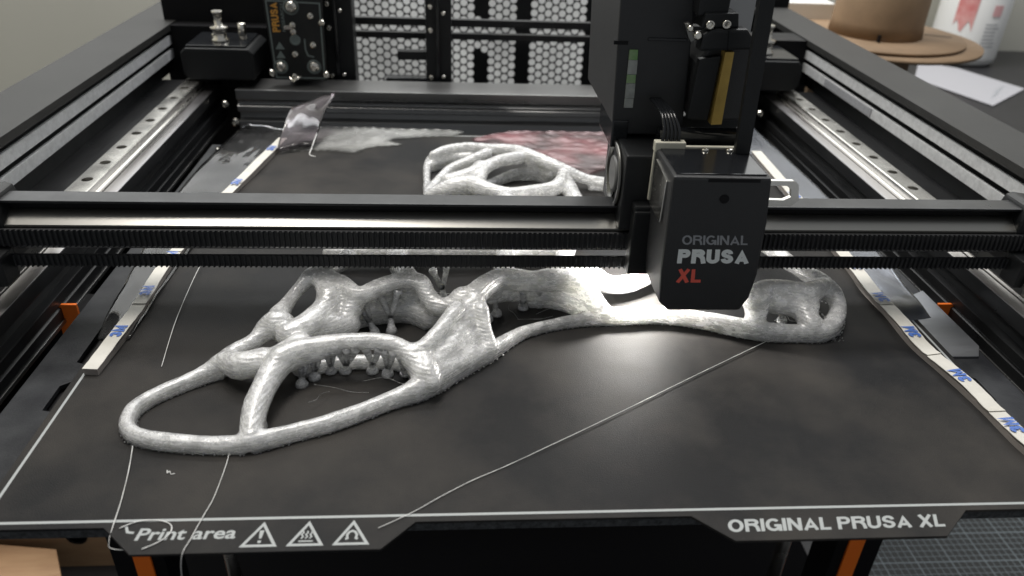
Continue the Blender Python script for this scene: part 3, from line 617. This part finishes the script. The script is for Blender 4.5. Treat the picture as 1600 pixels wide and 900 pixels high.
for k in range(7):
    a = 2 * math.pi * k / 7
    bm = bmesh.new(); q = [(35.5, 136 + 8 * math.cos(a), 63 + 8 * math.sin(a)), (35.2, 136 + 12 * math.cos(a + .25), 63 + 12 * math.sin(a + .25)), (35.9, 136 + 12 * math.cos(a + .75), 63 + 12 * math.sin(a + .75)), (35.9, 136 + 8 * math.cos(a + .6), 63 + 8 * math.sin(a + .6))]
    bm.faces.new([bm.verts.new(Vector(v) * S) for v in q]); r0 = bmesh.ops.extrude_face_region(bm, geom=bm.faces[:]); bmesh.ops.translate(bm, verts=[g for g in r0['geom'] if isinstance(g, bmesh.types.BMVert)], vec=(.0005, 0, 0))
    fin('fan_blade', bm, BLK, FB)
# extruder on the right
EX = prism('extruder_body', [(65, 88), (64, 112), (68, 119), (83, 124), (86.5, 118), (89, 92), (86, 88)], 134, 160, COVER, PH, 'y', 1.4)
prism('extruder_head', [(62, 118.4), (62.5, 125), (66, 127), (80, 127.5), (83, 124), (82.8, 119.4)], 127, 134.2, BLK, EX, 'y', 1.2)
prism('inner_block', [(63.8, 114.5), (72.6, 116.2), (71.4, 89.4), (62.4, 89.7)], 130.5, 134.2, BLK, EX, 'y', .6)
prism('yellow_strip', [(73.3, 118.1), (76.8, 118.2), (76.9, 88.4), (72.4, 88.1)], 128.6, 134.2, BRASS, EX, 'y', .2)
prism('block_seam', [(73, 119.4), (73.3, 119.4), (72.6, 127), (72.3, 127)], 126.85, 127.1, BLKD, EX)
UP = prism('upper_block', [(59.5, 150), (60.5, 131), (72.5, 131.5), (73, 150)], 131, 158, BLK, PH, 'y', .8)
prism('step_block', [(62, 127), (63, 132.5), (76, 133), (77, 127.4)], 129, 140, BLK, UP, 'y', .6)
for x, z in ((65, 128.5), (71.5, 128.8)): lathe('screw', [(1.7, 0), (1.7, -1.6), (1, -1.7), (.9, -.6)], (x, 129, z), SCREW, UP, 'y', 14)
LV = prism('steel_lever', [(55, 128.5), (57, 129), (58.6, 126), (60.2, 122.5), (58.8, 121.2), (57.2, 123.5)], 128.5, 131.5, STEELD, PH, 'y', .4)
lathe('lever_pin', [(1.6, 0), (1.6, -2), (1, -2.4)], (60.6, 129, 124.4), SCREW, LV, 'y', 12)
lathe('lever_pin', [(1.2, 0), (1.2, -2), (.8, -2.4)], (57, 128.6, 127.2), SCREW, LV, 'y', 12)
box('motor_bracket', 76, 90, 150, 162, 118, 150, ALUG, PH, .6)
prism('hanging_arm', [(75, 150), (80.8, 150), (83.2, 83), (77.2, 83)], 108, 111, BLK, PH, 'y', .4)
lathe('hotend_tube', [(4, 0), (4, 34), (4.6, 34.2), (4.6, 37)], (52, 134, 81), BLKG, PH, 'x', 18)
box('cable_connector', 46, 58.5, 113.5, 117.5, 81.2, 85.6, CREAM, PH, .5)
box('connector_board', 46.2, 84, 114.4, 116.4, 60, 83.6, CREAM, PH, .2)
for k in range(5): tube('cable', [(49 + k * 1.7, 115.5, 85), (49.5 + k * 1.5, 116.5, 90), (49 + k * 1.2, 123, 95), (48 + k, 138, 96)], .7, BLKG, PH)
screw('screw', (66, 112, 83.1), 1.5, 1, SCREW, PH); screw('screw', (76, 112, 83.1), 1.5, 1, SCREW, PH)
bm = bmesh.new()
outer = [(96, 56.6), (109.4, 56.6), (112.4, 59.4), (110.6, 66.6), (108.2, 68.2), (96, 68.2)]; inner = [(98, 59.6), (105.5, 59.4), (108.6, 61), (107.8, 64.4), (105.6, 66), (98, 66)]
for y in (117, 119):
    A = [bm.verts.new(Vector((a, y, b)) * S) for a, b in outer]; B = [bm.verts.new(Vector((a, y, b)) * S) for a, b in inner]
    for k in range(6): bm.faces.new((A[k], A[(k + 1) % 6], B[(k + 1) % 6], B[k]))
    if y == 117: A0, B0 = A, B
for P0, P1 in ((A0, A), (B0, B)):
    for k in range(6): bm.faces.new((P0[k], P0[(k + 1) % 6], P1[(k + 1) % 6], P1[k]))
fin('steel_tab', bm, STEEL, PH)
box('tab_mount', 90, 98, 116, 121, 55, 66, BLK, PH, .6)
# nozzle group and the lit lamp under the head
HE = box('heater_block', 66, 80, 122, 138, 24.5, 30, STEEL, PH, .5)
lathe('nozzle', [(1, -4), (3, -1), (3.4, 0), (3.4, 3)], (73, 130, 22.5), BRASS, HE, 'z', 12)
box('lamp_board', 44, 62, 128, 150, 29.4, 30.6, CREAM, PH, .2)
box('lamp', 48, 58, 133, 144, 28.6, 29.4, LED, PH, .2)
ll = bpy.data.lights.new('print_head_lamp', 'AREA'); ll.shape = 'RECTANGLE'; ll.size = .007; ll.size_y = .01; ll.energy = .34; ll.color = (1, .97, .92)
lo = bpy.data.objects.new('print_head_lamp', ll); COL.objects.link(lo); lo.location = (.053, .1385, .0283)

# ================================================================ parked tool board
PB = thing('tool_board', 'black circuit board with grey outline and orange lettering on the rear dock', 'circuit board')
prism('board', [(-175, 18.5), (-134.5, 18.5), (-133.5, 95), (-177, 95)], 431, 433, PCB, PB, 'y', .3)
box('board_mount', -166, -142, 433, 486, 24, 90, BLKD, PB)
def vstrip(name, pts, wd, y, mat, parent, closed=False):
    o = strip(name, pts, wd, 0, mat, parent, closed)
    for v in o.data.vertices: v.co = (v.co.x, y * S, v.co.y)
    return o
vstrip('outline', [(-173, 20.3), (-136.3, 20.3), (-135.6, 76), (-152, 76.5), (-152, 71), (-156, 68.4), (-160.5, 70), (-161.5, 77), (-174.6, 77)], 1.0, 430.9, SILK, PB, True)
vstrip('print_mark', [(-149, 50), (-149, 42), (-147.5, 37.5), (-143, 36.5)], 1.1, 430.9, SILK, PB)
glyphs('lettering', 'PRUSA', [(-166.3, 430.9, 54.8), (-166.8, 430.9, 76), (-172, 430.9, 54.5), (-172.2, 430.9, 75.6)], ORI, PB, .21)
text('small_lettering', 'RESEARCH', [(-162.3, 430.9, 55), (-162.6, 430.9, 75), (-164.6, 430.9, 55), (-164.9, 430.9, 75)], SILK, PB, .01)
for zc in (44.5, 37.8): prism('hazard_triangle', [(-171.4, zc - 2.6), (-164.6, zc - 2.6), (-168, zc + 3)], 430.8, 431, SILK, PB)
for x, z, r_ in ((-156.8, 73.1, 4.2), (-168.8, 28.6, 3.8), (-143.6, 29, 3.8)):
    lathe('washer', [(r_ + 1.6, 0), (r_ + 1.6, -.5), (r_ + .9, -.5), (r_ + .9, -.1)], (x, 431, z), SILK, PB, 'y', 24); screw('large_screw', (x, 431, z), r_, 2.6, SCREW, PB, 'y', -1)
for x, z in ((-143, 66.8), (-142.9, 45.5), (-157, 38.4), (-156.7, 60), (-156.7, 55)): screw('screw', (x, 431, z), 2.6, 2.2, SCREW, PB, 'y', -1)
lathe('grommet', [(4, 0), (4, -.8), (2.6, -.8), (2.4, -.1)], (-156, 431, 49), SILK, PB, 'y', 24)
for x, z in ((-135.2, 62.2), (-135, 23.5), (-176, 24), (-159, 21.5)): screw('edge_screw', (x, 430.8, z), 2.4, 2, SCREW, PB, 'y', -1)
box('solder_lug', -163, -157, 428, 431, 57, 60, SCREW, PB, .3)
tube('small_clip', [(-163, 430, 21), (-160, 427, 19), (-156, 427, 21), (-154, 430, 22)], .9, SCREW, PB)

# ================================================================ double-sided tape strips beside the bed
def tape(name, label, path, wd, th, marks):
    t = thing(name, label, 'tape strip', 'tape strips along the sheet edges'); rnd = random.Random(3)
    P = smoothpath(path, 8); n = len(P)
    def frame(i):
        a, b = Vector(P[max(0, i - 1)]), Vector(P[min(n - 1, i + 1)]); d = (b - a); d.z = 0; d.normalize(); return Vector(P[i]), d, Vector((-d.y, d.x, 0))
    bm = bmesh.new(); rows = []
    for i in range(n):
        p, d, s_ = frame(i); rows.append([bm.verts.new((p + s_ * o_ + Vector((0, 0, h))) * S) for o_, h in ((-wd / 2 + .2, 0), (wd / 2 - .2, 0), (wd / 2 - .2, th - .1), (-wd / 2 + .2, th - .1))])
    for a, b in zip(rows, rows[1:]):
        for k in range(4): bm.faces.new((a[k], a[(k + 1) % 4], b[(k + 1) % 4], b[k]))
    bm.faces.new(rows[0]); bm.faces.new(rows[-1][::-1]); fin('foam_core', bm, CORE, t)
    # liner in buckled lengths
    cuts = list(range(0, n - 5, 14)) + [n - 1]
    for a, b in zip(cuts, cuts[1:]):
        bm = bmesh.new(); rows = []
        for i in range(a, b + 1):
            p, d, s_ = frame(i); u_ = (i - a) / max(1, b - a); z = th + .15 + .75 * math.sin(math.pi * u_) ** 2 * rnd.uniform(.8, 1.1) + (.45 if i == a and a else 0); o_ = rnd.uniform(-.12, .12)
            rows.append([bm.verts.new((p + s_ * (x + o_) + Vector((0, 0, z + h))) * S) for x, h in ((-wd / 2, 0), (wd / 2, 0), (wd / 2, .25), (-wd / 2, .25))])
        for r0, r1 in zip(rows, rows[1:]):
            for k in range(4): bm.faces.new((r0[k], r0[(k + 1) % 4], r1[(k + 1) % 4], r1[k]))
        bm.faces.new(rows[0]); bm.faces.new(rows[-1][::-1]); fin('release_liner', bm, LINER, t, False)
    for u_, s in marks:
        i = min(range(n), key=lambda q: abs(P[q][1] - u_)); p, d, s_ = frame(i); z = th + 1.4
        if d.y < 0: d, s_ = -d, -s_
        L = 8.5 if len(s) < 3 else 6; W = wd * (.8 if len(s) < 3 else .3)
        q = [p + s_ * (-W / 2) - d * L / 2, p + s_ * (-W / 2) + d * L / 2, p + s_ * (W / 2) - d * L / 2, p + s_ * (W / 2) + d * L / 2]
        glyphs('blue_print', s, [(*v.to_2d(), z) for v in q], BLUEI, t, .26)
    return t
tape('tape_strip', 'cream tape strip with blue print along the sheet edge left of the lattice print', [(-177, 76, 0), (-175, 105, 0), (-174.8, 131, 0), (-175, 162, 0), (-173, 190, 0), (-167, 251, 0), (-160.5, 292, 0), (-153.5, 343, 0)], 6, 2.6, [(100, '3M'), (136, '3M'), (168, '3M'), (262, '3M'), (318, '3M')])
tape('tape_strip', 'cream tape strip with blue print along the sheet edge beside the lettered print head', [(180, 16, 0), (177.3, 28, 0), (176.2, 50, 0), (173.6, 72, 0), (170.6, 93, 0), (171.4, 118, 0), (170.6, 140, 0), (173, 167, 0), (175, 240, 0), (178, 330, 0)], 7, 2.6, [(35, '3M'), (67, '3M'), (99, '3M'), (128, '3M'), (164, '3M'), (255, '3M')])

# ================================================================ plastic film and loose strands
def filmgrid(name, left, right, mat, label, nx=14, wave=1., z0=.5, lift=0., cat='plastic film', sub=10):
    L, R = smoothpath(left, sub), smoothpath(right, sub); n = min(len(L), len(R)); bm = bmesh.new(); g = []
    for i in range(n):
        row = []
        for k in range(nx + 1):
            u_ = k / nx; p = Vector(L[i]) * (1 - u_) + Vector(R[i]) * u_
            h = nz.noise(Vector((p.x * .05, p.y * .03, 3))) * wave + nz.noise(Vector((p.x * .16, p.y * .06, 9))) * wave * .5
            p.z = max(p.z + z0 + abs(h) + lift * math.sin(math.pi * u_), .3 if z0 >= 0 else -8); row.append(bm.verts.new(p * S))
        g.append(row)
    for a, b in zip(g, g[1:]):
        for k in range(nx): bm.faces.new((a[k], a[k + 1], b[k + 1], b[k]))
    o = fin(name, bm, mat, None, True); md = o.modifiers.new('thickness', 'SOLIDIFY'); md.thickness = .0001
    return tag(o, label, cat)
filmgrid('plastic_film', [(-184, 100, 0), (-190, 165, 2), (-194, 240, 4), (-190, 330, 3), (-184, 372, 2)], [(-171, 100, 0), (-170, 165, 0), (-165, 240, 0), (-158, 300, 0), (-150, 366, 0)], FILM, 'clear creased film under the tape strip at the left bed edge', wave=2.2)
filmgrid('plastic_film', [(172, 112, 0), (171, 130, 0), (170, 160, 0), (171, 200, 0), (172, 270, 0), (174, 370, 0)], [(187, 112, 2), (188, 125, 3), (189, 140, 3), (190, 165, 4), (193, 250, 5), (190, 390, 4)], FILMB, 'bluish clear film under the tape strip next to the print head', wave=1.3)
def patch(name, poly, mat, label, amp, z0=1.2, st=1.6, tilt=0.):
    P = smoothpath(poly + [poly[0]], 5); bm = bmesh.new()
    def inside(x, y):
        c = False; j = len(P) - 1
        for i in range(len(P)):
            if (P[i][1] > y) != (P[j][1] > y) and x < (P[j][0] - P[i][0]) * (y - P[i][1]) / (P[j][1] - P[i][1]) + P[i][0]: c = not c
            j = i
        return c
    x0, x1 = min(p[0] for p in P), max(p[0] for p in P); y0, y1 = min(p[1] for p in P), max(p[1] for p in P); V = {}
    nx, ny = int((x1 - x0) / st) + 2, int((y1 - y0) / st) + 2
    def vert(i, j):
        if (i, j) not in V:
            x, y = x0 + i * st, y0 + j * st
            a = nz.noise(Vector((x * .06, y * .06, 1))); b = nz.noise(Vector((x * .13 + y * .05, y * .12, 5)))
            V[i, j] = bm.verts.new((x * S, y * S, (z0 + amp * (abs(a) * 1.6 + abs(b)) + tilt * (y - y0)) * S))
        return V[i, j]
    for i in range(nx):
        for j in range(ny):
            if inside(x0 + (i + .5) * st, y0 + (j + .5) * st): bm.faces.new((vert(i, j), vert(i + 1, j), vert(i + 1, j + 1), vert(i, j + 1)))
    bmesh.ops.smooth_vert(bm, verts=[v for v in bm.verts if v.is_boundary], factor=.5, use_axis_x=True, use_axis_y=True, use_axis_z=True)
    o = fin(name, bm, mat, None, True)
    at = o.data.attributes.new('thickness', 'FLOAT', 'POINT')
    for i, v in enumerate(o.data.vertices):
        d = min(math.hypot(v.co.x / S - p[0], v.co.y / S - p[1]) for p in P); at.data[i].value = min(1, max(0, (d - 1.5) / 9)) ** .8
    md = o.modifiers.new('thickness', 'SOLIDIFY'); md.thickness = .0001
    return tag(o, label, 'plastic film')
patch('crumpled_film', [(-146, 320), (-146, 350), (-136, 372), (-104, 374), (-70, 373), (-30, 370), (-34, 358), (-62, 352), (-78, 346), (-70, 338), (-92, 331), (-102, 320), (-125, 324)], FILMW, 'milky creased film lying at the back of the print sheet', .5, .5)
patch('crumpled_film', [(-24, 352), (0, 369), (40, 372), (90, 372), (150, 364), (150, 330), (100, 300), (64, 296), (51, 284), (44, 294), (33, 307), (21, 319), (4, 328), (-14, 338)], FILMR, 'reddish creased film lying at the back of the print sheet', .6, .5)
# upright folded flap of film behind the left strip
bm = bmesh.new(); g = []
for i in range(13):
    u_ = i / 12; row = []
    for k in range(9):
        v_ = k / 8
        a = Vector((-152, 318, 2)).lerp(Vector((-130, 330, 3)), u_); b = Vector((-147, 352, 22)).lerp(Vector((-122, 392, 22)), u_)
        p = a.lerp(b, v_); p += Vector((0, -6, 3)) * math.sin(math.pi * v_) + Vector((2, 2, 2)) * nz.noise(Vector((u_ * 3, v_ * 3, 2))); row.append(bm.verts.new(p * S))
    g.append(row)
for a, b in zip(g, g[1:]):
    for k in range(8): bm.faces.new((a[k], a[k + 1], b[k + 1], b[k]))
o = fin('film_flap', bm, FILMW if False else film('pale_film', (.85, .8, .83), .22, (.5, .46, .48), .12), None, True); o.modifiers.new('thickness', 'SOLIDIFY').thickness = .0001
tag(o, 'clear film flap folded upright behind the left tape strip', 'plastic film')
STRM = M('clear_filament_strand', (.85, .85, .83), .25)
def strandmesh(pts, r_, m):
    P = smoothpath(pts, 8); bm = bmesh.new(); atube(bm, [(p[0] + .1 * nz.noise(Vector((i * .11, 1, r_))), p[1] + .1 * nz.noise(Vector((i * .11, 7, r_))), p[2]) for i, p in enumerate(P)], [r_ * (1 + .45 * nz.noise(Vector((i * .21, 3, p[0])))) for i, p in enumerate(P)], 6)
    return fin('filament_strand', bm, m, None, True)
def strand(pts, label, r_=.22, m=STRM): tag(strandmesh(pts, r_, m), label, 'filament strand', 'stray strands of filament')
strand([(106, 98.3, .6), (69, 75.1, .5), (37.9, 55.1, .5), (10.4, 37.7, .5), (-14.2, 22.5, .5), (-27.7, 14.8, .5), (-38.4, 7.7, .5), (-47.5, .9, .5), (-58, -5.5, .6)], 'long straight strand of filament crossing the open sheet in front of the lattice', .11)
strand([(-145.9, 33, 1.5), (-143.2, 20.3, .6), (-141.1, 8.7, .5), (-139.7, -2.5, .4), (-139.6, -6.5, -1.2), (-138.6, -8.2, -3), (-131, -9, -3)], 'strand hanging over the sheet edge beside the words Print area', .13)
strand([(-112.2, 31, 1.5), (-112, 22.6, .5), (-112.1, 9.4, .5), (-113.3, 1.2, .5), (-114.4, -7.2, .5), (-115.5, -14, 0), (-116.6, -15, -10), (-115, -13, -20), (-108, -12, -30)], 'strand crossing the printed words and dropping off the sheet tab', .12)
strand([(-159.1, 173, 2), (-158.5, 152.2, 2), (-156.4, 114.9, .5), (-151.7, 80.8, .4)], 'thin strand lying between the lattice and the left tape strip', .16)
strand([(-128, 352, 14), (-129, 340, 9), (-131, 326, 3), (-131.5, 318, .6), (-127, 314, .5)], 'short curled strand hanging from the film flap', .3)
strand([(-137.5, -3.2, .3), (-133, -.6, .3), (-127, -.2, .3), (-122.5, -2, .3), (-121.5, -5.5, .3), (-124, -9, .3), (-128, -11.5, .3)], 'looped hair-thin strand around the words Print area', .14)
strand([(-131, 22, .2), (-130.6, 20.6, .3), (-130, 21.4, .3), (-129.3, 20.2, .2), (-128, 20.4, .2)], 'tiny squiggle of filament on the sheet below the lattice loop', .14)

# ================================================================ things behind the printer
SP = thing('filament_spool', 'empty brown cardboard filament spool beside the printer frame', 'spool')
cx, cy, cz = 427, 674, 14
lathe('flange', [(110, 0), (110, 3.5), (3, 3.5)], (cx, cy, cz - 6), CARD, SP, 'z', 64)
lathe('inner_flange', [(97, 0), (97, 2.4), (3, 2.4)], (cx - 4, cy + 2, cz - 1), CARD, SP, 'z', 64)
lathe('hub', [(49, 0), (47.5, 14), (47, 130)], (cx, cy, cz + 1.4), CARD, SP, 'z', 48)
prism('slot', [(cx + 56, cy - 4), (cx + 80, cy - 16), (cx + 81.5, cy - 14), (cx + 57.5, cy - 2)], cz + 1.45, cz + 1.7, BLKD, SP, 'z')
prism('slot', [(cx - 20, cy - 50.5), (cx - 18.5, cy - 50.8), (cx - 18.5, cy - 47), (cx - 20, cy - 46)], cz + 1.4, cz + 9, BLKD, SP, 'z')
tag(box('cardboard_box', 360, 470, 660, 780, -100, 8, CARD, None, 1), 'brown cardboard box under the empty spool', 'box')
BT = thing('bottle', 'white plastic bottle with red print behind the cardboard spool', 'bottle')
lathe('bottle_body', [(44, 0), (50, 6), (51, 14), (50, 190), (30, 225), (18, 235)], (780, 1045, -100), PLA, BT, 'z', 40)
def curved(name, a0, a1, z0, z1, mat, wob=0):
    bm = bmesh.new(); g = []
    for i in range(9):
        a = a0 + (a1 - a0) * i / 8; zz = wob * math.sin(i * 1.3)
        g.append([bm.verts.new(Vector((780 + 51.4 * math.cos(a), 1045 + 51.4 * math.sin(a), z + zz)) * S) for z in (z0, z1)])
    for a, b in zip(g, g[1:]): bm.faces.new((a[0], b[0], b[1], a[1]))
    return fin(name, bm, mat, BT, True)
D = math.radians
curved('label_print', D(-150), D(-118), -40, 120, PINK, 9)
curved('label_badge', D(-92), D(-76), -22, -6, PINK2)
for k in range(7): curved('label_line', D(-98), D(-70 - random.uniform(0, 7)), -68 + k * 5.5, -66.4 + k * 5.5, GREYI)
for k in range(4): curved('label_line', D(-96), D(-72 - random.uniform(0, 7)), 8 + k * 6, 10 + k * 6, GREYI)
tag(box('carton', 350, 408, 742, 800, -100, 33, PLA, None, .8), 'plain white carton standing between printer frame and spool', 'box')
PP = thing('paper_sheet', 'white printed sheet of paper lying on the dark desk', 'paper')
prism('sheet', [(700, 1020), (640, 920), (680, 790), (782, 876), (745, 985)], -98.9, -98.2, PAPER, PP, 'z')
for k in range(6): strip('printed_line', [(697 + k * 7, 822 + k * 9), (722 + k * 8, 846 + k * 9)], 1.6, -98.1, GREYI, PP)
tag(box('desk_cable_tray', 800, 1100, 860, 880, -100, -92, BLK, None, 2), 'low black tray edge on the dark desk beyond the paper', 'tray')
WB = tag(box('white_backing', -420, 420, 1104, 1114, -330, 260, WALLW), 'added white backing that brightens the holes of the perforated rear panel', 'board')  # added backing, stands in for the bright wall seen through the holes

# ================================================================ below the bed
PW = thing('plywood_box', 'light plywood box with a round hole standing under the bed corner', 'wooden box')
bm = bmesh.new(); aprism(bm, [(-400, -330), (-282, -330), (-282, -232), (-400, -232)], 262, 268, 'y', .4); fin('front_panel', bm, WOOD, PW)
prism('side_panel', [(-404, -330), (-400, -330), (-400, -228), (-404, -228)], 180, 268, WOOD, PW, 'y', .4)
prism('ramp_panel', [(-400, 180), (-300, 180), (-340, 250), (-400, 258)], -300, -296, WOOD, PW, 'z', .4)
lathe('round_hole', [(8, 0), (8, -.6), (6.8, -.6), (6.6, 0)], (-330, 262, -296), BLKD, PW, 'y', 24)
CM = thing('cutting_mat', 'black cutting mat with pale square grid lying on the table', 'cutting mat')
prism('mat', [(288, 150), (292, 236), (302, 246), (330, 330), (560, 330), (560, 150)], -329.9, -327, MATM, CM, 'z')
bm = bmesh.new()
for k in range(44):
    x = 294 + k * 6; w_ = .8 if k % 5 == 0 else .35
    abox(bm, x, x + w_, 152, min(238 + k * 13, 328), -326.99, -326.8)
for k in range(29): y = 152 + k * 6; w_ = .8 if k % 5 == 0 else .35; abox(bm, 293 if y < 240 else 303 + (y - 246) * .33, 556, y, y + w_, -326.99, -326.75)
fin('grid_lines', bm, MATL, CM)
